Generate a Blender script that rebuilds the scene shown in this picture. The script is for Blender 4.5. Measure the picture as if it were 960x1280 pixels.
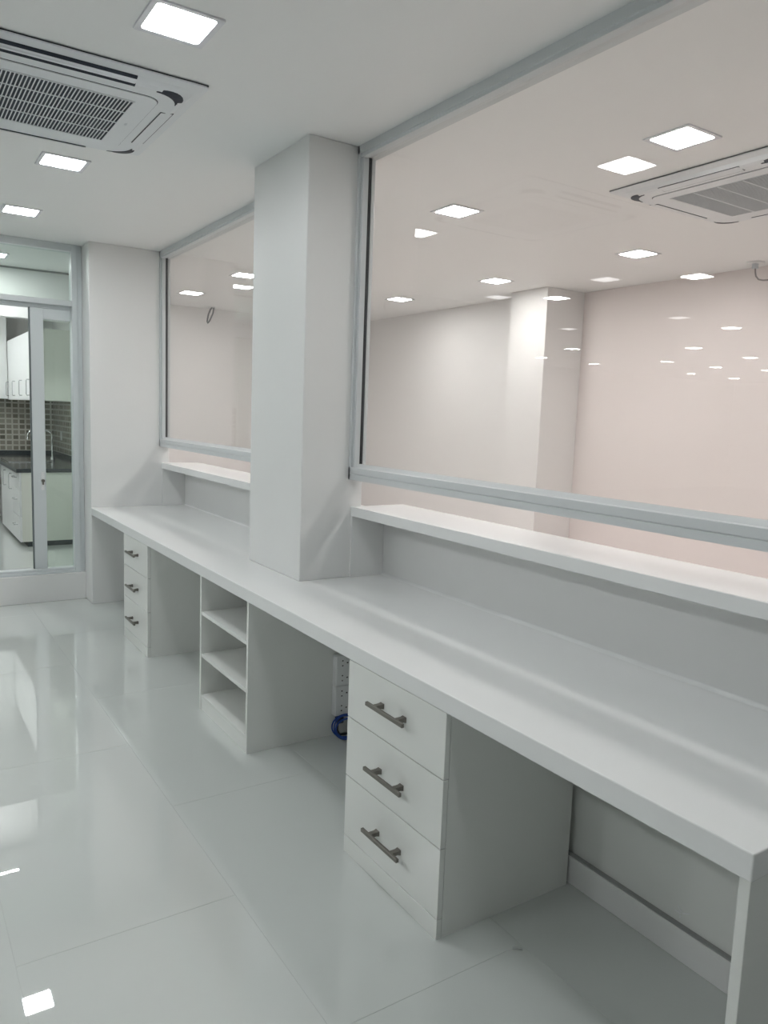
import bpy, bmesh, math, random
from mathutils import Vector, Matrix
random.seed(7)
S = bpy.context.scene
C = S.collection
for o in list(bpy.data.objects): bpy.data.objects.remove(o)

# ------------------------------------------------------------------ camera
PITCH, YAW, ROLL, CAM_H, FPX = -0.1245, 0.5816, 0.0367, 1.516, 953.687
fw = Vector((math.sin(YAW)*math.cos(PITCH), math.cos(YAW)*math.cos(PITCH), math.sin(PITCH)))
rt = Vector((math.cos(YAW), -math.sin(YAW), 0)); up = rt.cross(fw)
r2 = rt*math.cos(ROLL) + up*math.sin(ROLL); u2 = -rt*math.sin(ROLL) + up*math.cos(ROLL)
cd = bpy.data.cameras.new('camera'); cam = bpy.data.objects.new('camera', cd); C.objects.link(cam)
cam.matrix_world = Matrix(((r2.x, u2.x, -fw.x, 0), (r2.y, u2.y, -fw.y, 0), (r2.z, u2.z, -fw.z, CAM_H), (0, 0, 0, 1)))
cd.sensor_fit = 'VERTICAL'; cd.sensor_height = 24.0; cd.lens = FPX/1280*24.0
cd.clip_start = 0.02; cd.clip_end = 100
S.camera = cam
# ------------------------------------------------------------------ world, view, light level
W = bpy.data.worlds.new('world'); S.world = W; W.use_nodes = True
W.node_tree.nodes['Background'].inputs[0].default_value = (0.5, 0.52, 0.55, 1)
W.node_tree.nodes['Background'].inputs[1].default_value = 0.05
S.view_settings.view_transform = 'Standard'; S.view_settings.look = 'None'
S.view_settings.gamma = 1; S.view_settings.use_curve_mapping = False
S.view_settings.exposure = 1.14
LAMP = 24.0            # radiance of the ceiling panels in this room
LAMP_B = 37.0          # ... in the room behind the glass
LAMP_H = 60.0          # ... in the hall, seen mirrored in the glass

# ------------------------------------------------------------------ materials
def mat(name, col, rough=0.5, metal=0.0, bump=0.0, bscale=60, var=0.0, vscale=3, coat=0.0, spec=0.5):
    m = bpy.data.materials.new(name); m.use_nodes = True
    nt = m.node_tree; b = nt.nodes['Principled BSDF']
    b.inputs['Base Color'].default_value = (*col, 1); b.inputs['Roughness'].default_value = rough
    b.inputs['Metallic'].default_value = metal; b.inputs['Coat Weight'].default_value = coat
    b.inputs['Specular IOR Level'].default_value = spec; b.inputs['Coat Roughness'].default_value = 0.01
    tc = nt.nodes.new('ShaderNodeTexCoord')
    if var > 0:
        n = nt.nodes.new('ShaderNodeTexNoise'); n.inputs['Scale'].default_value = vscale; n.inputs['Detail'].default_value = 4
        nt.links.new(tc.outputs['Object'], n.inputs['Vector'])
        r = nt.nodes.new('ShaderNodeValToRGB')
        r.color_ramp.elements[0].position = 0.3; r.color_ramp.elements[1].position = 0.7
        r.color_ramp.elements[0].color = (*[c*(1-var) for c in col], 1)
        r.color_ramp.elements[1].color = (*[min(1, c*(1+var)) for c in col], 1)
        nt.links.new(n.outputs['Fac'], r.inputs['Fac']); nt.links.new(r.outputs['Color'], b.inputs['Base Color'])
    if bump > 0:
        n = nt.nodes.new('ShaderNodeTexNoise'); n.inputs['Scale'].default_value = bscale; n.inputs['Detail'].default_value = 3
        nt.links.new(tc.outputs['Object'], n.inputs['Vector'])
        bp = nt.nodes.new('ShaderNodeBump'); bp.inputs['Strength'].default_value = bump; bp.inputs['Distance'].default_value = 0.01
        nt.links.new(n.outputs['Fac'], bp.inputs['Height']); nt.links.new(bp.outputs['Normal'], b.inputs['Normal'])
    return m
def emit(name, col, strength):
    m = bpy.data.materials.new(name); m.use_nodes = True; nt = m.node_tree
    nt.nodes.remove(nt.nodes['Principled BSDF'])
    e = nt.nodes.new('ShaderNodeEmission'); e.inputs[0].default_value = (*col, 1); e.inputs[1].default_value = strength
    nt.links.new(e.outputs[0], nt.nodes['Material Output'].inputs[0]); return m
def glass(name, tint, f0=0.04):
    m = bpy.data.materials.new(name); m.use_nodes = True; nt = m.node_tree
    nt.nodes.remove(nt.nodes['Principled BSDF'])
    t = nt.nodes.new('ShaderNodeBsdfTransparent'); t.inputs[0].default_value = (*tint, 1)
    g = nt.nodes.new('ShaderNodeBsdfGlossy'); g.inputs['Roughness'].default_value = 0.0
    lw = nt.nodes.new('ShaderNodeLayerWeight'); lw.inputs['Blend'].default_value = 0.5
    p = nt.nodes.new('ShaderNodeMath'); p.operation = 'POWER'; p.inputs[1].default_value = 5
    ma = nt.nodes.new('ShaderNodeMath'); ma.operation = 'MULTIPLY_ADD'; ma.inputs[1].default_value = 1-f0; ma.inputs[2].default_value = f0
    mx = nt.nodes.new('ShaderNodeMixShader')
    nt.links.new(lw.outputs['Facing'], p.inputs[0]); nt.links.new(p.outputs[0], ma.inputs[0]); nt.links.new(ma.outputs[0], mx.inputs[0])
    nt.links.new(t.outputs[0], mx.inputs[1]); nt.links.new(g.outputs[0], mx.inputs[2])
    nt.links.new(mx.outputs[0], nt.nodes['Material Output'].inputs[0]); return m
def mosaic(name, axis):
    m = bpy.data.materials.new(name); m.use_nodes = True; nt = m.node_tree; b = nt.nodes['Principled BSDF']
    tc = nt.nodes.new('ShaderNodeTexCoord'); sx = nt.nodes.new('ShaderNodeSeparateXYZ'); cx = nt.nodes.new('ShaderNodeCombineXYZ')
    nt.links.new(tc.outputs['Object'], sx.inputs[0]); nt.links.new(sx.outputs[axis], cx.inputs[0]); nt.links.new(sx.outputs['Z'], cx.inputs[1])
    k = nt.nodes.new('ShaderNodeTexBrick'); k.offset = 0; k.squash = 1
    k.inputs['Scale'].default_value = 1.0; k.inputs['Brick Width'].default_value = 0.075; k.inputs['Row Height'].default_value = 0.066
    k.inputs['Mortar Size'].default_value = 0.010; k.inputs['Mortar Smooth'].default_value = 0.1
    k.inputs['Color1'].default_value = (0.19, 0.18, 0.14, 1); k.inputs['Color2'].default_value = (0.44, 0.42, 0.35, 1)
    k.inputs['Mortar'].default_value = (0.68, 0.67, 0.60, 1)
    nt.links.new(cx.outputs[0], k.inputs['Vector']); nt.links.new(k.outputs['Color'], b.inputs['Base Color'])
    bp = nt.nodes.new('ShaderNodeBump'); bp.invert = True; bp.inputs['Strength'].default_value = 0.5; bp.inputs['Distance'].default_value = 0.003
    nt.links.new(k.outputs['Fac'], bp.inputs['Height']); nt.links.new(bp.outputs['Normal'], b.inputs['Normal'])
    b.inputs['Roughness'].default_value = 0.25; return m

M = {
 'paint': mat('white wall paint', (0.80, 0.805, 0.795), 0.42, bump=0.04, bscale=25, var=0.008),
 'ceil': mat('white ceiling paint', (0.86, 0.87, 0.865), 0.55, bump=0.03, bscale=25),
 'paint_b': mat('white paint far room', (0.80, 0.79, 0.78), 0.5, bump=0.0, var=0.006, vscale=2),
 'blush': mat('blush white paint', (0.80, 0.735, 0.715), 0.5, var=0.01, vscale=1),
 'floor': mat('polished white tile', (0.60, 0.63, 0.61), 0.015, bump=0.010, bscale=2.5, var=0.012, vscale=1.3, spec=1.0, coat=0.35),
 'floor_b': mat('blush polished tile', (0.78, 0.70, 0.66), 0.12, var=0.02),
 'grout': mat('pale grey grout', (0.53, 0.555, 0.54), 0.2, var=0.05, vscale=30),
 'top': mat('white solid worktop', (0.82, 0.83, 0.825), 0.22, bump=0.01, bscale=8, var=0.006),
 'lam': mat('white gloss laminate', (0.79, 0.805, 0.775), 0.16, var=0.006),
 'lam_edge': mat('laminate edge band', (0.72, 0.73, 0.73), 0.35, var=0.01),
 'alu': mat('white powder coated aluminium', (0.66, 0.685, 0.695), 0.32, bump=0.01, bscale=80),
 'alu_k': mat('white door aluminium', (0.66, 0.70, 0.71), 0.32, bump=0.01, bscale=80),
 'gasket': mat('black rubber gasket', (0.02, 0.022, 0.025), 0.6, var=0.05),
 'seam': mat('dark caulk seam', (0.36, 0.365, 0.36), 0.7, var=0.05),
 'seal': mat('grey door seal', (0.13, 0.155, 0.16), 0.5, var=0.05),
 'nickel': mat('brushed dark nickel', (0.21, 0.198, 0.178), 0.4, metal=1.0, bump=0.03, bscale=200),
 'chrome': mat('satin chrome', (0.62, 0.63, 0.63), 0.22, metal=1.0, bump=0.02, bscale=100),
 'plastic': mat('white plastic', (0.80, 0.81, 0.81), 0.35, var=0.005),
 'ac': mat('air conditioner plastic', (0.76, 0.79, 0.81), 0.4, var=0.006),
 'ac_grey': mat('pale grey plastic', (0.60, 0.63, 0.66), 0.45, var=0.01),
 'dark': mat('dark navy recess shade', (0.012, 0.018, 0.032), 0.6, var=0.05),
 'trim': mat('light trim', (0.72, 0.73, 0.76), 0.4, var=0.01),
 'hole': mat('dark pin hole', (0.03, 0.03, 0.03), 0.7, var=0.05),
 'blue': mat('blue cable sheath', (0.012, 0.06, 0.30), 0.35, var=0.05),
 'black': mat('black cable', (0.02, 0.022, 0.03), 0.5, var=0.05),
 'granite': mat('dark granite', (0.055, 0.065, 0.068), 0.15, var=0.4, vscale=120),
 'cab': mat('white cabinet board', (0.78, 0.80, 0.79), 0.3, var=0.01),
 'cream': mat('cream cabinet side', (0.74, 0.76, 0.69), 0.35, var=0.01),
 'grey_wire': mat('grey ceiling cable', (0.30, 0.27, 0.26), 0.5, var=0.05),
 'mosaic_x': mosaic('mosaic tiles', 'X'), 'mosaic_y': mosaic('mosaic tiles side', 'Y'),
 'glass': glass('clear glass', (0.985, 0.99, 0.985)), 'glass_k': glass('green tinted door glass', (0.915, 0.955, 0.935)),
 'lamp': emit('lit diffuser', (0.965, 0.99, 1.0), LAMP), 'lamp_b': emit('lit diffuser warm', (1.0, 0.97, 0.95), LAMP_B),
 'lamp_k': emit('lit diffuser pantry', (0.97, 1.0, 0.99), 40.0), 'lamp_s': emit('lit diffuser side row', (0.965, 0.99, 1.0), 60.0), 'lamp_k_fill': emit('fill diffuser inner pantry', (0.97, 1.0, 0.99), 62.0), 'lamp_ghost': emit('ghost reflection diffuser', (1.0, 1.0, 1.0), 3.5),
 'lamp_h': emit('lit diffuser hall', (1.0, 1.0, 1.0), LAMP_H),
}

# ------------------------------------------------------------------ helpers
def box(bm, x0, x1, y0, y1, z0, z1, bev=0.0, seg=1):
    vs = [bm.verts.new((x, y, z)) for x in (x0, x1) for y in (y0, y1) for z in (z0, z1)]
    F = [(0, 1, 3, 2), (4, 6, 7, 5), (0, 4, 5, 1), (2, 3, 7, 6), (0, 2, 6, 4), (1, 5, 7, 3)]
    fs = [bm.faces.new([vs[i] for i in f]) for f in F]
    if bev:
        es = {e for f in fs for e in f.edges}
        bmesh.ops.bevel(bm, geom=list(es), offset=bev, segments=seg, affect='EDGES', profile=0.5)
def B(*boxes, bev=0.0, seg=1):
    bm = bmesh.new()
    for b in boxes: box(bm, *b, bev=bev, seg=seg)
    return bm
def prism_y(pts, y0, y1):            # profile in (x,z), swept along y
    bm = bmesh.new()
    a = [bm.verts.new((x, y0, z)) for x, z in pts]; b = [bm.verts.new((x, y1, z)) for x, z in pts]
    n = len(pts); bm.faces.new(a); bm.faces.new(b[::-1])
    for i in range(n): bm.faces.new((a[i], b[i], b[(i+1) % n], a[(i+1) % n]))
    return bm
def tube(bm, pts, r, n=8, closed=False):
    pts = [Vector(p) for p in pts]; rings = []; N = len(pts); ref = None
    for i, p in enumerate(pts):
        if closed: t = pts[(i+1) % N] - pts[i-1]
        else: t = pts[min(i+1, N-1)] - pts[max(i-1, 0)]
        t.normalize()
        if ref is None: ref = t.orthogonal().normalized()
        ref = (ref - t*ref.dot(t)).normalized(); bi = t.cross(ref)
        rings.append([bm.verts.new(p + (ref*math.cos(2*math.pi*k/n) + bi*math.sin(2*math.pi*k/n))*r) for k in range(n)])
    for i in range(N if closed else N-1):
        a, b = rings[i], rings[(i+1) % N]
        for k in range(n): bm.faces.new((a[k], a[(k+1) % n], b[(k+1) % n], b[k]))
    if not closed: bm.faces.new(rings[0][::-1]); bm.faces.new(rings[-1])
def rrect(hx, hy, r, n=6):           # rounded rectangle loop
    out = []
    for cx, cy, a0 in ((hx-r, hy-r, 0), (-hx+r, hy-r, 90), (-hx+r, -hy+r, 180), (hx-r, -hy+r, 270)):
        for k in range(n+1):
            a = math.radians(a0 + 90*k/n); out.append((cx + r*math.cos(a), cy + r*math.sin(a)))
    return out
def loft(bm, loops, cap0=False, cap1=True):
    L = [[bm.verts.new(p) for p in l] for l in loops]; n = len(L[0])
    for a, b in zip(L, L[1:]):
        for k in range(n): bm.faces.new((a[k], a[(k+1) % n], b[(k+1) % n], b[k]))
    if cap0: bm.faces.new(L[0])
    if cap1: bm.faces.new(L[-1][::-1])
def finish(name, bm, m, parent=None, base=(0, 0, 0), smooth=False):
    bmesh.ops.recalc_face_normals(bm, faces=bm.faces[:])
    b = Vector(base)
    if b.length: bmesh.ops.translate(bm, vec=-b, verts=bm.verts[:])
    me = bpy.data.meshes.new(name); bm.to_mesh(me); bm.free()
    me.materials.append(M[m] if isinstance(m, str) else m)
    if smooth:
        for p in me.polygons: p.use_smooth = True
    o = bpy.data.objects.new(name, me); C.objects.link(o)
    if parent: o.parent = parent
    else: o.location = b
    return o
def tag(o, label, cat=None, group=None, kind=None):
    o['label'] = label
    if cat: o['category'] = cat
    if group: o['group'] = group
    if kind: o['kind'] = kind
    return o
def empty(name, loc, label=None, cat=None, group=None, kind=None):
    o = bpy.data.objects.new(name, None); C.objects.link(o); o.location = loc; o.empty_display_size = 0.1
    if label: tag(o, label, cat, group, kind)
    return o
def copy_tree(o, parent=None):
    c = o.copy(); C.objects.link(c); c.parent = parent
    for ch in list(o.children): copy_tree(ch, c)
    return c
def struct(name, bm, m, label, cat, base=(0, 0, 0), parent=None):
    o = finish(name, bm, m, parent, base)
    return tag(o, label, cat, kind='structure')

# ------------------------------------------------------------------ measured planes
H = 2.7033
XF = 1.2974; XP = 1.5718; XW = 1.834; XN = 2.017; XB = 1.872
YP0, YP1 = 3.0777, 3.6572; YN = 0.7064; YE = 6.017; YD = 6.235
ZC, ZCB = 0.75, 0.6929; ZS, ZSB = 1.0893, 1.0432
XR0 = 1.815; XG = 1.858; XG2 = 1.868; XRB = 1.892             # frame face, glass
HX0, HY1, HY0 = -15.0, 12.0, -3.0   # hall behind and to the left
OX1, OY1 = 5.42, 8.9                # room behind the glass

# ------------------------------------------------------------------ setting
fl = struct('floor', B((HX0, 5.6, HY0, 12.0, -0.12, -0.0008)), 'grout', 'glossy white tiled floor beneath the long counter', 'floor')
TW, TL = 0.63, 1.26
cols = [(1.505-TW*i, i % 2) for i in range(-1, 7)]
tile_cache = {}
for x0, odd in cols:
    x1 = min(x0+TW, XB) - 0.0007
    y = (2.735 if odd == 1 else 2.105) - 4*TL
    while y < YD:
        a, b = max(y, HY0)+0.0007, min(y+TL, YD)-0.0007
        key = (round(x1-x0, 4), round(b-a, 4))
        if b-a > 0.05:
            if key not in tile_cache:
                t = finish('tile', B((0.0007, x1-x0, 0, b-a, -0.010, 0.0), bev=0.0003), 'floor', fl); tile_cache[key] = t.data
            else:
                t = bpy.data.objects.new('tile', tile_cache[key]); C.objects.link(t); t.parent = fl
            t.location = (x0, a, 0)
        y += TL
finish('hall_tile_field', B((HX0, -2.905-0.001, HY0, 12.0, -0.010, 0.0)), 'floor', fl)
finish('next_room_tile_field', B((2.12, OX1, HY0, OY1, -0.010, 0.0)), 'floor_b', fl)
struct('ceiling', B((HX0-.15, 5.7, HY0-.15, 12.15, H, H+0.15)), 'ceil', 'flat white painted ceiling with square recessed lights', 'ceiling')

# low wall under the hatch, column, stub wall
struct('trim_3', B((XB, XN-.001, 0.5, YE, 0, ZCB-0.001)), 'lam', 'white panelled wall face inside the knee spaces', 'wall panel')
struct('wall_right', B((XN+.0005, 2.12, 0.5, YE, 0, ZSB-.0005)), 'paint',
       'white low wall behind the counter, below the pass-through ledge', 'wall')
struct('wall_right_rear', B((1.80, 2.12, HY0, 0.5, 0, H)), 'paint', 'white wall past the near end of the counter', 'wall')
struct('column', B((XP, XRB, YP0, YP1, ZC, H), bev=0.003), 'paint', 'white square column standing between the two windows', 'column')
struct('wall_stub', B((XF, XRB, YE, 6.40, 0, H), bev=0.003), 'paint', 'white wall stub between the glazed door and the far window', 'wall')
struct('wall_back', B((-2.3, -0.06, YD, 6.36, 0, H)), 'paint', 'white wall beyond the left of the glazed door', 'wall')
struct('trim_1', B((-0.06, XF, YD-0.012, 6.36, 0, 0.212), bev=0.003), 'paint', 'raised white threshold kerb under the glazed door', 'kerb')
bb = struct('baseboard_right', B((1.850, XB, YN+0.03, YE, 0, 0.094), bev=0.002), 'paint', 'white baseboard along the wall inside the knee spaces', 'baseboard')
finish('shadow_joint', B((1.8535, XB-.0005, YN+.03, YE, 0.0942, 0.0985)), 'seam', bb)
# hall (only seen mirrored)
struct('wall_hall_left', B((HX0-.15, HX0, HY0, HY1, 0, H)), 'paint', 'white far wall of the hall, outside the view', 'wall')
struct('wall_hall_back', B((HX0, -2.3, HY1, HY1+.15, 0, H)), 'paint', 'white end wall of the hall, outside the view', 'wall')
struct('wall_rear', B((HX0, 5.6, HY0-.15, HY0, 0, H)), 'paint', 'white wall behind the viewer', 'wall')
struct('wall_kitchen_left', B((-2.3, -2.18, 6.36, HY1, 0, H)), 'paint', 'white wall between hall and pantry, outside the view', 'wall')
# room behind the glass
struct('wall_next_room', B((OX1, OX1+.15, HY0, 5.5, 0, H)), 'blush', 'pale blush wall across the room behind the glass', 'wall')
struct('wall_next_room_far', B((5.19, OX1+.15, 5.5, OY1, 0, H)), 'paint_b', 'white wall left of the pillar behind the glass', 'wall')
struct('wall_next_room_pillar', B((4.95, OX1, 5.03, 5.5, 0, H), bev=0.003), 'paint_b', 'square pillar on the far wall behind the large window', 'column')
struct('wall_next_room_end', B((2.12, 5.6, OY1, OY1+.15, 0, H)), 'paint_b', 'white end wall seen through the far window', 'wall')

# ------------------------------------------------------------------ windows
def window(name, y0, y1, label):
    w = empty(name, (XR0, (y0+y1)/2, 1.2), label, 'window', kind='structure'); bs = tuple(w.location)
    def p(n, bm, m, par=w): return finish(n, bm, m, par, bs)
    rail = p('bottom_rail', prism_y([(XR0, 1.218), (XR0, 1.2435), (XR0+.003, 1.2445), (XR0+.003, 1.2465), (XR0, 1.2475), (XR0, 1.2745), (XR0+.003, 1.2765),
                (XR0+.022, 1.2765), (XR0+.024, 1.2785), (XG-.002, 1.2915), (XG2+.002, 1.2915), (XRB, 1.2765), (XRB, 1.218)], y0, y1), 'alu')
    p('header', prism_y([(XR0, H), (XR0, 2.668), (XR0+.006, 2.666), (XR0+.006, 2.6535), (XG-.012, 2.650), (XG-.010, 2.656), (XG2+.006, 2.656), (XRB, 2.650), (XRB, H)], y0, y1), 'alu')
    for s, yy in ((1, y1), (-1, y0)):
        j = bmesh.new()
        a = yy-s*0.0; 
        lo = lambda u, v: (min(u, v), max(u, v))
        y_a, y_b = lo(a, a-s*0.016); box(j, XR0, XRB, y_a, y_b, 1.218, H, bev=0.001)
        y_a, y_b = lo(a-s*0.016, a-s*0.034); box(j, XR0+.012, XG-.004, y_a, y_b, 1.2765, 2.656, bev=0.001)
        y_a, y_b = lo(a-s*0.016, a-s*0.034); box(j, XG2+.004, XRB-.003, y_a, y_b, 1.2765, 2.656, bev=0.001)
        jj = p('jamb', j, 'alu')
        y_a, y_b = lo(a-s*0.0165, a-s*0.0300)
        p('gasket', B((XG-.0035, XG2+.0035, y_a, y_b, 1.2917, 2.6558)), 'gasket', jj)
    p('glass_pane', B((XG, XG2, y0+0.02, y1-0.02, 1.2918, 2.6558)), 'glass')
    return w
window('window_1', 0.5, YP0, 'large fixed glass window in white aluminium frame right of the column')
window('window_2', YP1, YE, 'white framed glass window left of the column, by the far wall')

# ------------------------------------------------------------------ glazed door to the pantry
dr = empty('door_1', (0.6, YD, 0.21), 'white aluminium framed glass door with transom on the far left', 'door', kind='structure')
db = tuple(dr.location)
def dp(n, bm, m, par=dr, smooth=False): return finish(n, bm, m, par, db, smooth)
dp('jamb', B((1.222, 1.262, YD+.002, YD+.10, 0.213, H), (1.262, 1.296, YD+.014, YD+.10, 0.213, H), bev=0.002), 'alu_k')
dp('jamb', B((-0.058, 0.0, YD+.002, YD+.10, 0.213, H), bev=0.002), 'alu_k')
dp('header', B((0.0, 1.222, YD+.006, YD+.10, 2.652, H), bev=0.002), 'alu_k')
dp('transom_bar', B((0.0, 1.222, YD+.004, YD+.09, 2.252, 2.292), (0.0, 1.222, YD+.05, YD+.125, 2.225, 2.252), bev=0.002), 'alu_k')
dp('sill', B((0.0, 1.222, YD+.004, YD+.10, 0.213, 0.232), (0.0, 1.222, YD+.02, YD+.10, 0.232, 0.252), bev=0.002), 'alu_k')
dp('transom_pane', B((0.0, 1.222, YD+.045, YD+.051, 2.292, 2.652)), 'glass_k')
leaf = dp('door_leaf', B((0.938, 1.028, YD+.055, YD+.095, 0.253, 2.224), bev=0.002), 'alu_k')
dp('top_rail', B((1.028, 1.2215, YD+.056, YD+.094, 2.145, 2.224), bev=0.002), 'alu_k', leaf)
dp('pane', B((1.027, 1.2215, YD+.072, YD+.078, 0.253, 2.146)), 'glass_k', leaf)
dp('edge_seal', B((0.9295, 0.9375, YD+.056, YD+.094, 0.253, 2.224)), 'seal', leaf)
lk = dp('lock_plate', B((0.992, 1.016, YD+.049, YD+.055, 0.86, 1.00), bev=0.002), 'plastic', leaf)
bm = bmesh.new(); tube(bm, [(1.004, YD+.05, 0.935), (1.004, YD+.028, 0.935)], 0.012, 10); tube(bm, [(1.004, YD+.036, 0.935), (1.004, YD+.036, 0.905)], 0.006, 8)
dp('lock_cylinder', bm, 'nickel', leaf)
leaf2 = dp('door_leaf', B((0.0, 0.06, YD+.010, YD+.045, 0.253, 2.251), (0.55, 0.61, YD+.010, YD+.045, 0.253, 2.251), (0.06, 0.55, YD+.010, YD+.045, 2.17, 2.251), bev=0.002), 'alu_k')
dp('pane', B((0.059, 0.551, YD+.024, YD+.030, 0.253, 2.171)), 'glass_k', leaf2)

# ------------------------------------------------------------------ counter
ct = finish('countertop', B((XF, XN, YN, YE, ZCB, ZC), bev=0.003, seg=2), 'top', base=(1.65, 3.36, ZCB))
tag(ct, 'long white countertop running from the foreground to the far wall', 'countertop')
ep = finish('end_panel', B((XF+.004, 1.848, YN+.003, YN+.026, 0, ZCB-.0005), bev=0.001), 'lam', base=(1.57, YN+.015, 0))
tag(ep, 'white upright panel carrying the near end of the countertop', 'panel')

def ledge(y0, y1, label):
    t = empty('pass_through_ledge', (XW+.1, (y0+y1)/2, ZC), label, 'shelf', 'pass-through ledges above the counter'); bs = tuple(t.location)
    finish('ledge_board', B((XW, 2.135, y0, y1, ZSB, ZS), bev=0.002), 'top', t, bs)
    n = 6; r = .014; pr = [(XN-.0003, ZC+.0005), (XN-.0003, ZC+r)] + [(XN-r+r*math.sin(math.pi/2*(1-k/n)), ZC+.0005+r-r*math.cos(math.pi/2*(1-k/n))) for k in range(1, n)] + [(XN-r, ZC+.0005)]
    finish('cove_joint', prism_y(pr, max(y0, YN)+.0145, y1-.0145), 'top', t, bs)
    for a, b in ((y0, y0+.014), (y1-.014, y1)):
        finish('side_panel', B((XW+.002, XN-.0005, a, b, ZC+.0005, ZSB-.0005)), 'paint', t, bs)
    return t
ledge(0.5, YP0, 'long white pass-through ledge below the large window')
ledge(YP1, YE, 'shorter white pass-through ledge below the window left of the column')

# drawer pedestal (local frame: origin on the floor at its near end)
def drawer_unit(loc, label):
    u = empty('drawer_unit', loc, label, 'drawer unit', 'drawer pedestals under the counter')
    Wd = 0.5405; x0 = 0.0; D = 0.540
    finish('carcass', B((0.0195, D, 0.0, 0.018, 0, .6915), (0.0195, D, Wd-.018, Wd, 0, .6915), (D-.012, D-.0005, .018, Wd-.018, 0, .6915), (0.0195, D-.012, .018, Wd-.018, .05, .063)), 'lam', u)
    finish('plinth', B((0.0, 0.0185, 0.0, Wd, 0, .0605), bev=0.0008), 'lam', u)
    for z0, z1, hz in ((.0635, .2795, .171), (.2825, .4900, .383), (.4930, .6915, .602)):
        d = finish('drawer_front', B((0.0, 0.0185, 0.0, Wd, z0, z1), bev=0.0012), 'lam', u)
        bm = bmesh.new()
        yc = 0.266; L = 0.104
        box(bm, -0.040, -0.029, yc-L, yc+L, hz-.0065, hz+.0065, bev=0.0015)
        for s in (-1, 1):
            yy = yc + s*0.062
            loops = []
            for xx, hw, hh in ((0.0, .0105, .0085), (-.010, .0085, .0065), (-.030, .0085, .006)):
                loops.append([(xx, yy-hw, hz-hh), (xx, yy+hw, hz-hh), (xx, yy+hw, hz+hh), (xx, yy-hw, hz+hh)])
            loft(bm, loops, cap0=True)
        finish('handle', bm, 'nickel', d)
    return u
u1 = drawer_unit((XF+.001, 1.6151, 0), 'white three-drawer pedestal nearest the viewer')
u2 = copy_tree(u1); u2.location = (XF+.001, 4.5455, 0); u2['label'] = 'white three-drawer pedestal near the far wall'

# open shelf unit
su = empty('shelf_unit', (XF+.003, 3.0216, 0), 'open white shelf unit with three compartments under the countertop', 'shelf unit')
Wd = 0.610
for a, b in ((0, .018), (Wd-.018, Wd)):
    finish('side_panel', B((0, .546, a, b, 0, .6915), bev=0.0008), 'lam', su)
finish('back_panel', B((.534, .545, .0185, Wd-.0185, 0, .6915)), 'lam', su)
for z in (.494, .276, .062):
    finish('shelf', B((0.003, .533, .0185, Wd-.0185, z, z+.018), bev=0.0008), 'lam', su)
finish('plinth', B((0.004, .020, .0185, Wd-.0185, 0, .061), bev=0.0008), 'lam', su)

# sockets on the side of the shelf unit, and the blue cable below
for k, (z0, lab) in enumerate(((0.252, 'upper white double socket on the side of the shelf unit'), (0.105, 'lower white double socket above the blue cable'))):
    t = empty('wall_socket', (1.772, 3.0210, z0), lab, 'socket', 'double sockets under the counter')
    finish('back_box', B((-.043, .043, -.026, 0, 0, .1455), bev=0.003), 'plastic', t)
    finish('face_plate', B((-.043, .043, -.037, -.0265, .0005, .145), bev=0.003), 'plastic', t)
    bm = bmesh.new()
    for cz in (.037, .109):
        for px_, pz, sx, sz in ((.016, 0, .0042, .0028), (-.010, .012, .0035, .0028), (-.010, -.012, .0035, .0028)):
            box(bm, px_-sx, px_+sx, -.0376, -.0366, cz+pz-sz, cz+pz+sz)
    finish('pin_holes', bm, 'hole', t)['kind'] = 'stuff'
bm = bmesh.new()
for k in range(4):
    pts = []; cx, cy, cz = 1.770 + random.uniform(-.008, .008), 2.935 + k*0.007 - .01, 0.068 + random.uniform(-.006, .006)
    rx, rz = 0.066+random.uniform(-.016, .008), 0.050+random.uniform(-.012, .004); tl = random.uniform(-.35, .35)
    for i in range(36):
        a = 2*math.pi*i/36
        pts.append((cx+rx*math.cos(a)*math.cos(tl*.2), cy+.018*math.sin(a+tl), cz+rz*math.sin(a)))
    tube(bm, pts, 0.0036, 8, closed=True)
tube(bm, [(1.795, 2.965, .100), (1.795, 2.962, .09), (1.79, 2.958, .05), (1.785, 2.95, .012)], 0.0036, 8)
cb = finish('network_cable', bm, 'blue', base=(1.775, 2.96, 0.0), smooth=True)
tag(cb, 'coiled blue network cable lying under the sockets', 'cable')
bm = bmesh.new(); box(bm, 1.745, 1.778, 2.985, 3.015, 0.066, 0.1045, bev=0.002); tube(bm, [(1.752, 3.0, .07), (1.752, 3.0, .03), (1.765, 2.998, .006), (1.81, 2.99, .006)], 0.0055, 8)
cb2 = finish('power_cable', bm, 'black', base=(1.752, 3.0, 0.0))
tag(cb2, 'short black cable entering the lower socket from below', 'cable')
# glint of light painted as white slivers under the counter, chip on the floor
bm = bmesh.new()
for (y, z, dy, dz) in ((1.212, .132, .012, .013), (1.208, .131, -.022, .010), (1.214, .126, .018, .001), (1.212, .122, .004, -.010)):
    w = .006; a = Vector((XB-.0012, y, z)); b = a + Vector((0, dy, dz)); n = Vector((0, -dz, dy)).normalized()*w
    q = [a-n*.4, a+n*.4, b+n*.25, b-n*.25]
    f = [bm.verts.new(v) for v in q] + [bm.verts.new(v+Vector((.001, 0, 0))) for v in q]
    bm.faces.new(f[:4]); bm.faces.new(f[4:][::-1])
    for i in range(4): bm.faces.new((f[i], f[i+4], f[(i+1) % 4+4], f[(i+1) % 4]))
sc = finish('painted_glint', bm, 'plastic', base=(XB-.001, 1.21, .112)); tag(sc, 'small painted white glint on the wall under the near counter end', 'mark')
bm = bmesh.new(); tube(bm, [(1.468, 1.472, .0035), (1.478, 1.463, .006), (1.490, 1.455, .0035)], .0032, 6)
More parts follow.
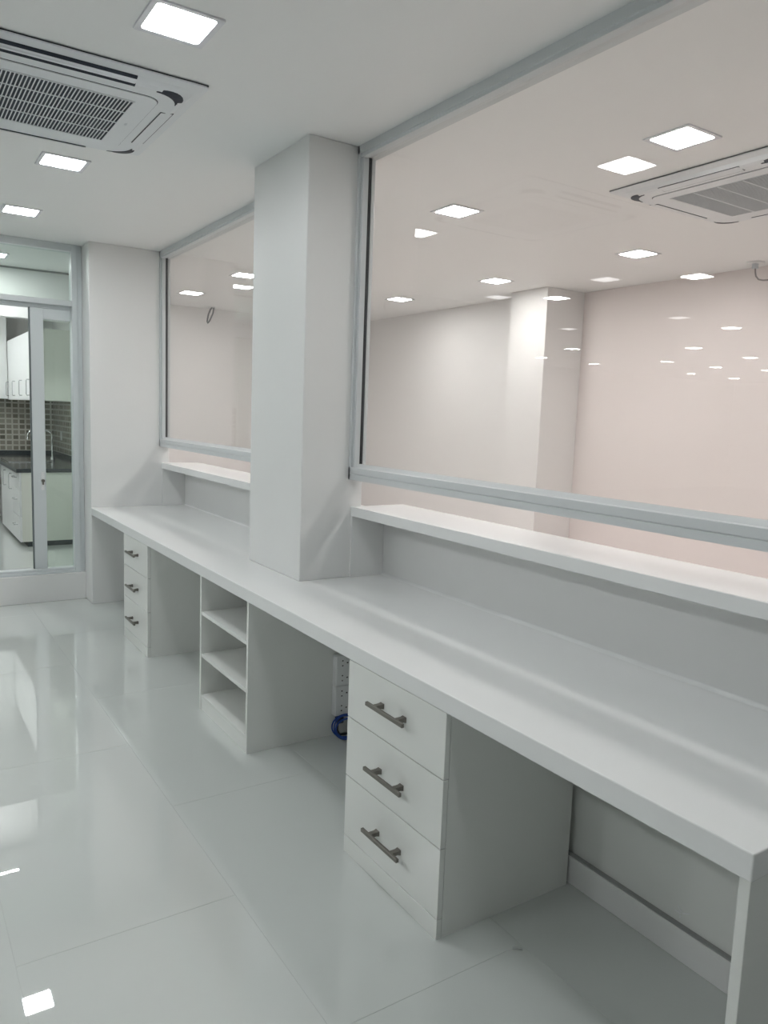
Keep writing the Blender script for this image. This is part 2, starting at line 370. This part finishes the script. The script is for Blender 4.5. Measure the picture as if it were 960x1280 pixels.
dc = finish('debris_chip', bm, 'grout', base=(1.478, 1.463, 0)); tag(dc, 'tiny grey chip on the floor beside the near drawer pedestal', 'debris')

# ------------------------------------------------------------------ ceiling lights (local origin on the ceiling plane)
def ceiling_light():
    t = empty('ceiling_light', (0, 0, H))
    bm = bmesh.new()
    o = rrect(.112, .112, .006, 3); i = rrect(.093, .093, .012, 3); i2 = rrect(.091, .091, .012, 3)
    loft(bm, [[(x, y, 0) for x, y in o], [(x, y, -.004) for x, y in o], [(x*.99, y*.99, -.006) for x, y in o], [(x, y, -.0045) for x, y in i], [(x, y, -.001) for x, y in i2]], cap1=False)
    finish('trim_ring', bm, 'trim', t)
    bm = bmesh.new(); loft(bm, [[(x, y, -.0005) for x, y in i2], [(x, y, -.0032) for x, y in i2]], cap0=True)
    finish('diffuser', bm, 'lamp', t)
    return t
proto = ceiling_light(); first = [True]; meshes = {}
def put_light(x, y, label, group, m='lamp'):
    t = proto if first[0] else copy_tree(proto); first[0] = False
    t.location = (x, y, H); tag(t, label, 'ceiling light', group)
    for c in t.children:
        if c.name.startswith('diffuser'):
            if m not in meshes:
                me = c.data if m == 'lamp' else c.data.copy()
                me.materials.clear(); me.materials.append(M[m]); meshes[m] = me
            c.data = meshes[m]
    return t
G1 = 'square lights in the counter room ceiling'; G2 = 'square lights behind the glass'; G3 = 'hall lights mirrored in the glass'
put_light(.815, 2.50, 'large square ceiling light in front of the air conditioner, top left', G1)
put_light(.79, 4.20, 'square ceiling light just beyond the air conditioner', G1)
put_light(.765, 5.40, 'square ceiling light farthest away, above the glazed door', G1)
put_light(.815, 0.80, 'square ceiling light above and behind the viewer', G1)
for x, y, l in ((2.81, 2.135, 'brightest square light behind the large window, next to the air conditioner'), (2.81, 3.626, 'square light behind the large window, nearest its top left corner'),
                (4.44, 3.661, 'square light behind the window, below the air conditioner there'), (4.44, 5.143, 'square light behind the window, in front of the far pillar'),
                (4.44, 6.608, 'square light behind the window, close to its left frame'), (2.81, 5.05, 'square light behind the column, hidden from view'),
                (2.715, 6.485, 'square light in the far window cut off by the column'), (2.70, 7.858, 'square light in the middle of the far window'),
                (4.44, 2.15, 'square light behind the glass, right of the view'), (2.81, 0.65, 'square light behind the glass, near the viewer'),
                (4.44, 0.65, 'square light behind the glass, farther right of the view')):
    put_light(x, y, l, G2, 'lamp_b')
for x, y, w in ((-1.70, 3.875, 'mirrored below the far right air conditioner in the glass'), (-1.72, 5.42, 'mirrored across the top of the far pillar'),
             (-1.7, 2.2, 'left of the viewer, out of view'), (-1.7, .6, 'beside the viewer, out of view')):
    put_light(x, y, 'square light away from the counter, ' + w, G1, 'lamp_s')  # last two unseen; row boosted to fill the niche and knee spaces
for x, y, w in ((-4.71, 5.51, 'uppermost of the cluster mirrored low in the window at the right'), (-6.50, 7.25, 'second from the top of the mirrored cluster at the right'),
             (-8.35, 9.12, 'left end of the middle row of the mirrored cluster'), (-8.33, 7.49, 'middle row of the mirrored cluster, near the right edge'),
             (-9.90, 9.15, 'centre of the mirrored cluster at the right'), (-11.28, 10.66, 'lower left of the mirrored cluster at the right'), (-13.07, 10.78, 'lowest of the mirrored cluster at the right'),
             (-5.58, 8.83, 'mirrored over the right face of the far pillar'), (-6.52, 10.485, 'mirrored over the lit face of the far pillar'),
             (-8.16, 10.66, 'mirrored just right of the far pillar'), (-11.05, 8.78, 'mirrored at the right edge of the view, low in the window')):
    put_light(x, y, 'small square hall light, ' + w, G3, 'lamp_h')
for x, y, w in ((-1.30, 4.45, 'right of the far pillar top, at the ceiling line'), (-1.30, 5.78, 'left of the far pillar, at the ceiling line'),
             (-3.59, 5.41, 'on the blush wall right of the far pillar'), (-3.60, 7.03, 'on the right face of the far pillar')):
    put_light(x, y, 'added dim square light standing in for a second reflection ' + w, G3, 'lamp_ghost')  # dim panels added so the glass shows fainter second reflections
put_light(.79, 7.10, 'square ceiling light just inside the glazed door', G1, 'lamp_k')
put_light(.45, 8.5, 'added unseen ceiling light over the pantry floor', G1, 'lamp_k_fill')  # unseen lamp added to brighten the pantry
put_light(.35, 9.6, 'added unseen ceiling light over the pantry cabinets', G1, 'lamp_k_fill')  # another unseen fill lamp, added to lift the cabinets

# ------------------------------------------------------------------ cassette air conditioners (local origin: centre on the ceiling plane)
def cassette(loc, label, open_near):
    t = empty('air_conditioner', loc, label, 'air conditioner', 'ceiling cassette units')
    bm = bmesh.new()
    P = [(.470, .02, -.0005), (.470, .02, -.005), (.475, .02, -.006), (.475, .02, -.011), (.440, .06, -.020), (.424, .10, -.034), (.405, .10, -.040)]
    loft(bm, [[(x, y, z) for x, y in rrect(h, h, r, 8)] for h, r, z in P], cap0=True)
    finish('fascia', bm, 'ac', t)
    finish('shadow_gap', B((-.472, .472, -.472, .472, -.0049, -.0012)), 'dark', t)
    gp = bmesh.new(); i = rrect(.335, .335, .05, 6); o = rrect(.338, .338, .052, 6)
    loft(gp, [[(x, y, -.0395) for x, y in o], [(x, y, -.0405) for x, y in o]]); finish('panel_seam', gp, 'dark', t)
    gp = bmesh.new(); loft(gp, [[(x, y, -.040) for x, y in i], [(x, y, -.0435) for x, y in i]]); gpo = finish('grille_panel', gp, 'ac', t)
    G = .258
    finish('grille_shade_plate', B((-G, G, -G, G, -.0442, -.0430)), 'dark', t)  # flush dark plate, shade between the slats put into its colour
    fr = bmesh.new()
    n = 38; pitch = 2*G/n; slat = None
    for k in range(n+1):
        if slat is None:
            slat = finish('grille_slat', B((-.0021, .0021, -G, G, -.0462, -.0436)), 'ac', t)
            s = slat
        else:
            s = bpy.data.objects.new('grille_slat', slat.data); C.objects.link(s); s.parent = t
        s.location = (-G + k*pitch, 0, 0)
    rib = None
    for y in (-G, -G/2, 0, G/2, G):
        if rib is None: rib = finish('grille_rib', B((-G-.003, G+.003, -.0032, .0032, -.0465, -.0436)), 'ac', t); s = rib
        else:
            s = bpy.data.objects.new('grille_rib', rib.data); C.objects.link(s); s.parent = t
        s.location = (0, y, 0)
    bm = bmesh.new()
    for k in range(3): box(bm, .288, .298, -.012+k*.009, -.006+k*.009, -.0440, -.0434)
    finish('badge', bm, 'ac_grey', t)
    for side in range(4):
        R = Matrix.Rotation(side*math.pi/2, 4, 'Z')
        opened = side in open_near
        bm = bmesh.new()
        L = .222
        # slot lies on the sloping rim: from (.436,-.021) to (.392,-.040)
        def strip(b, d0, d1, l, th=.0012, lift=0):
            f = lambda d: -.040 if d <= .405 else (-.040+(d-.405)/.019*.006 if d <= .424 else (-.034+(d-.424)/.016*.014 if d <= .44 else -.020+(d-.44)/.035*.009))
            ps = [(-l, -d0, f(d0)-lift), (l, -d0, f(d0)-lift), (l, -d1, f(d1)-lift), (-l, -d1, f(d1)-lift)]
            lo = [b.verts.new((x, y, z-th)) for x, y, z in ps]; hi = [b.verts.new((x, y, z+.002)) for x, y, z in ps]
            b.faces.new(lo); b.faces.new(hi[::-1])
            for q in range(4): b.faces.new((lo[q], lo[(q+1) % 4], hi[(q+1) % 4], hi[q]))
        if opened:
            strip(bm, .400, .440, L, .004); bm.transform(R); ls = finish('louver_slot', bm, 'dark', t)
            bm = bmesh.new(); strip(bm, .417, .424, L-.004, .0052); bm.transform(R); finish('louver_vane', bm, 'ac', ls)
        else:
            strip(bm, .372, .424, L-.01, .0022); bm.transform(R); ls = finish('louver_seam', bm, 'dark', t)
            bm = bmesh.new(); strip(bm, .3755, .4205, L-.0135, .0028); bm.transform(R); finish('louver_flap', bm, 'ac', ls)
        # curved corner outlet
        bm = bmesh.new(); A = []; Bv = []
        cxy = (.298, -.298)
        prof = []
        for q in range(11):
            a = math.radians(-90 + 2 + 80*q/10); rr0 = .098; rr1 = .104 + .034*math.sin(math.pi*(q+.6)/11.2)
            prof.append(((cxy[0]+rr0*math.cos(a), cxy[1]+rr0*math.sin(a), -.0425), (cxy[0]+rr1*math.cos(a), cxy[1]+rr1*math.sin(a), -.0365)))
        lo = [(bm.verts.new(p0), bm.verts.new(p1)) for p0, p1 in prof]; hi = [(bm.verts.new((p0[0], p0[1], -.030)), bm.verts.new((p1[0], p1[1], -.016))) for p0, p1 in prof]
        for q in range(10):
            bm.faces.new((lo[q][0], lo[q+1][0], lo[q+1][1], lo[q][1])); bm.faces.new((hi[q][0], hi[q][1], hi[q+1][1], hi[q+1][0]))
            bm.faces.new((lo[q][0], hi[q][0], hi[q+1][0], lo[q+1][0])); bm.faces.new((lo[q][1], lo[q+1][1], hi[q+1][1], hi[q][1]))
        bm.faces.new((lo[0][0], lo[0][1], hi[0][1], hi[0][0])); bm.faces.new((lo[-1][0], hi[-1][0], hi[-1][1], lo[-1][1]))
        bm.transform(R); co = finish('corner_outlet', bm, 'dark', t)
    return t
cassette((.58, 3.352, H), 'white ceiling cassette air conditioner with open grille at the top left', (0, 2))
cassette((3.628, 2.340, H), 'white ceiling cassette air conditioner behind the large window', (0,))

# hanging cable ends on the ceiling behind the glass
bm = bmesh.new(); tube(bm, [(0, 0, -.012), (0, 0, -.0005)], .06, 20); t = empty('ceiling_rose', (5.25, 3.285, H), 'round ceiling rose with a dangling cable behind the window, far right', 'ceiling rose')
finish('rose_plate', bm, 'plastic', t)
bm = bmesh.new(); tube(bm, [(0, 0, -.045), (0, 0, -.011)], .022, 12); finish('cable_gland', bm, 'ac_grey', t)
bm = bmesh.new(); tube(bm, [(0, 0, -.04), (0, -.004, -.07), (.0, -.012, -.10), (0, -.035, -.125), (0, -.07, -.135), (0, -.13, -.138), (0, -.20, -.12)], .006, 8); finish('cable', bm, 'grey_wire', t, smooth=True)
t = empty('ceiling_hook', (3.235, 8.72, H), 'looped black cable end hanging from the ceiling in the far window', 'cable')
bm = bmesh.new(); tube(bm, [(0, 0, -.006), (0, 0, -.0005)], .05, 16); finish('rose_plate', bm, 'plastic', t)
bm = bmesh.new(); tube(bm, [(.03, 0, -.005), (.02, 0, -.07), (-.02, 0, -.16), (-.045, 0, -.19), (-.05, 0, -.17), (-.035, 0, -.09), (-.01, 0, -.03), (0.01, 0, -.005)], .009, 8); finish('cable', bm, 'black', t, smooth=True)

# ------------------------------------------------------------------ pantry behind the glazed door
KX, KY0, KY1, KF = 1.837, 8.187, 10.6, 0.10
wk = struct('wall_pantry_right', B((KX, XRB, 6.40, KY1+.12, 0, H)), 'paint', 'white right wall of the pantry behind the door', 'wall')
wb = struct('wall_pantry_back', B((-2.18, KX, KY1, KY1+.12, 0, H)), 'paint', 'white back wall of the pantry behind the door', 'wall')
finish('tile_backsplash', B((-.6, KX-.009, KY1-.008, KY1-.0005, .925, 1.56)), 'mosaic_x', wb)
finish('tile_backsplash', B((KX-.008, KX-.0005, KY0, KY1-.0005, .925, 1.55)), 'mosaic_y', wk)
t2 = struct('trim_2', B((-2.18, KX, 7.6, 7.7, 2.27, H)), 'paint', 'white bulkhead above the inner pantry opening', 'bulkhead')
finish('shadow_joint', B((-2.18, KX, 7.592, 7.5995, H-.016, H-.003)), 'seam', t2)
struct('floor_pantry', B((-2.18, KX, 6.37, KY1, 0.001, KF)), 'floor', 'raised glossy white floor inside the pantry', 'floor')
struct('wall_pantry_left', B((-.75, -.63, 6.37, KY1, KF, H)), 'paint', 'white left wall of the pantry, outside the view', 'wall')
def bow(bm, p0, p1, out, r=.005):
    p0, p1, out = Vector(p0), Vector(p1), Vector(out)
    tube(bm, [p0, p0+out*.8, p0+out+(p1-p0)*.08, p1+out-(p1-p0)*.08, p1+out*.8, p1], r, 6)
def lower_cab(y0, y1, drawers, label):
    t = empty('lower_cabinet', (1.094, (y0+y1)/2, KF), label, 'cabinet', 'pantry lower cabinets'); bs = tuple(t.location)
    f = lambda n, bm, m, par=t: finish(n, bm, m, par, bs)
    f('body', B((1.113, KX-.001, y0+.001, y1-.001, KF+.05, .8395)), 'cream'); f('toe_kick', B((1.16, KX-.001, y0+.001, y1-.001, KF+.0005, KF+.05)), 'granite')
    if drawers:
        for z0, z1 in ((KF+.05, .40), (.403, .66), (.663, .836)):
            d = f('drawer_front', B((1.094, 1.112, y0+.001, y1-.002, z0, z1), bev=.002), 'cab')
            bm = bmesh.new(); zc = (z0+z1)/2+.03; bow(bm, (1.094, (y0+y1)/2-.07, zc), (1.094, (y0+y1)/2+.07, zc), (-.03, 0, 0)); f('handle', bm, 'chrome', d)
    else:
        n = 2; w = (y1-y0)/n
        for k in range(n):
            a, b = y0+k*w+.0015, y0+(k+1)*w-.0015
            d = f('cabinet_door', B((1.094, 1.112, a, b, KF+.05, .836), bev=.002), 'cab')
            bm = bmesh.new(); yy = a+.05 if k else a+.06; bow(bm, (1.094, yy, .63), (1.094, yy, .79), (-.03, 0, 0), .006); f('handle', bm, 'chrome', d)
lower_cab(KY0, KY0+.48, True, 'white pantry drawer cabinet with three bow handles')
lower_cab(KY0+.48, KY0+1.38, False, 'white pantry cabinet with doors behind the drawer cabinet')
t = finish('pantry_worktop', B((1.067, KX-.001, KY0-.015, KY1-.001, .840, .878), (-.6, 1.067, 10.0, KY1-.001, .840, .878), (-.6, KX-.010, KY1-.022, KY1-.009, .878, .924), (KX-.022, KX-.009, KY0, KY1-.022, .878, .924)), 'granite', base=(1.45, 9.4, .84))
tag(t, 'dark granite L-shaped worktop in the pantry', 'worktop')
t = empty('sink', (1.335, 9.45, .878), 'steel sink set in the dark pantry worktop', 'sink')
bm = bmesh.new(); o = rrect(.22, .36, .04, 4); i = rrect(.20, .34, .05, 4); j = rrect(.18, .31, .06, 4)
loft(bm, [[(x, y, .0005) for x, y in o], [(x, y, .008) for x, y in o], [(x, y, .009) for x, y in i], [(x, y, .0035) for x, y in j]]); finish('basin', bm, 'chrome', t)
bm = bmesh.new(); tube(bm, [(0, 0, .0035), (0, 0, .005)], .03, 12); finish('drain', bm, 'nickel', t)
t = empty('faucet', (1.60, 9.35, .878), 'chrome gooseneck tap over the pantry sink', 'tap')
bm = bmesh.new(); tube(bm, [(0, 0, .0005), (0, 0, .04)], .024, 12); finish('base', bm, 'chrome', t)
bm = bmesh.new(); pts = [(0, 0, .03), (0, 0, .28)] + [(-.075+.075*math.cos(a), 0, .28+.075*math.sin(a)) for a in [math.pi*k/10 for k in range(1, 11)]] + [(-.15, 0, .24)]
bmesh.ops.transform(bm, matrix=Matrix.Identity(4), verts=[]); tube(bm, [(x*1.7, y, z) for x, y, z in pts], .011, 10); finish('spout', bm, 'chrome', t, smooth=True)
def upper_side(y0, y1, label):
    t = empty('upper_cabinet', (1.27, (y0+y1)/2, 1.55), label, 'cabinet', 'pantry wall cabinets'); bs = tuple(t.location)
    finish('body', B((1.289, KX-.001, y0+.001, y1-.001, 1.551, 2.245)), 'cream', t, bs)
    n = 2; w = (y1-y0)/n
    for k in range(n):
        a, b = y0+k*w+.0015, y0+(k+1)*w-.0015
        d = finish('cabinet_door', B((1.27, 1.288, a, b, 1.552, 2.244), bev=.002), 'cab', t, bs)
        bm = bmesh.new(); yy = b-.05 if k == 0 else b-.06; bow(bm, (1.27, yy, 1.60), (1.27, yy, 1.76), (-.03, 0, 0), .006); finish('handle', bm, 'chrome', d, bs)
upper_side(KY0, KY0+1.02, 'white pantry wall cabinet nearest the door')
upper_side(KY0+1.02, KY0+2.05, 'white pantry wall cabinet behind the nearest one')
t = empty('upper_cabinet', (.6, 10.25, 1.56), 'white wall cabinet above the mosaic on the pantry back wall', 'cabinet', 'pantry wall cabinets'); bs = tuple(t.location)
finish('body', B((-.2, 1.268, 10.259, KY1-.001, 1.561, H-.004)), 'cab', t, bs)
for k in range(3):
    a = -.2+k*.489
    d = finish('cabinet_door', B((a+.0015, a+.4875, 10.24, 10.258, 1.562, H-.005), bev=.002), 'cab', t, bs)
    bm = bmesh.new(); bow(bm, (a+.06, 10.24, 1.60), (a+.06, 10.24, 1.76), (0, -.03, 0), .006); finish('handle', bm, 'chrome', d, bs)
t = empty('switch_plate', (KX-.009, 10.05, 1.08), 'small white switch plate on the tiled pantry wall', 'switch')
finish('plate', B((-.008, 0, -.04, .04, 0, .11), bev=.002), 'plastic', t)
finish('rocker', B((-.011, -.008, -.012, .012, .03, .08), bev=.001), 'plastic', t)
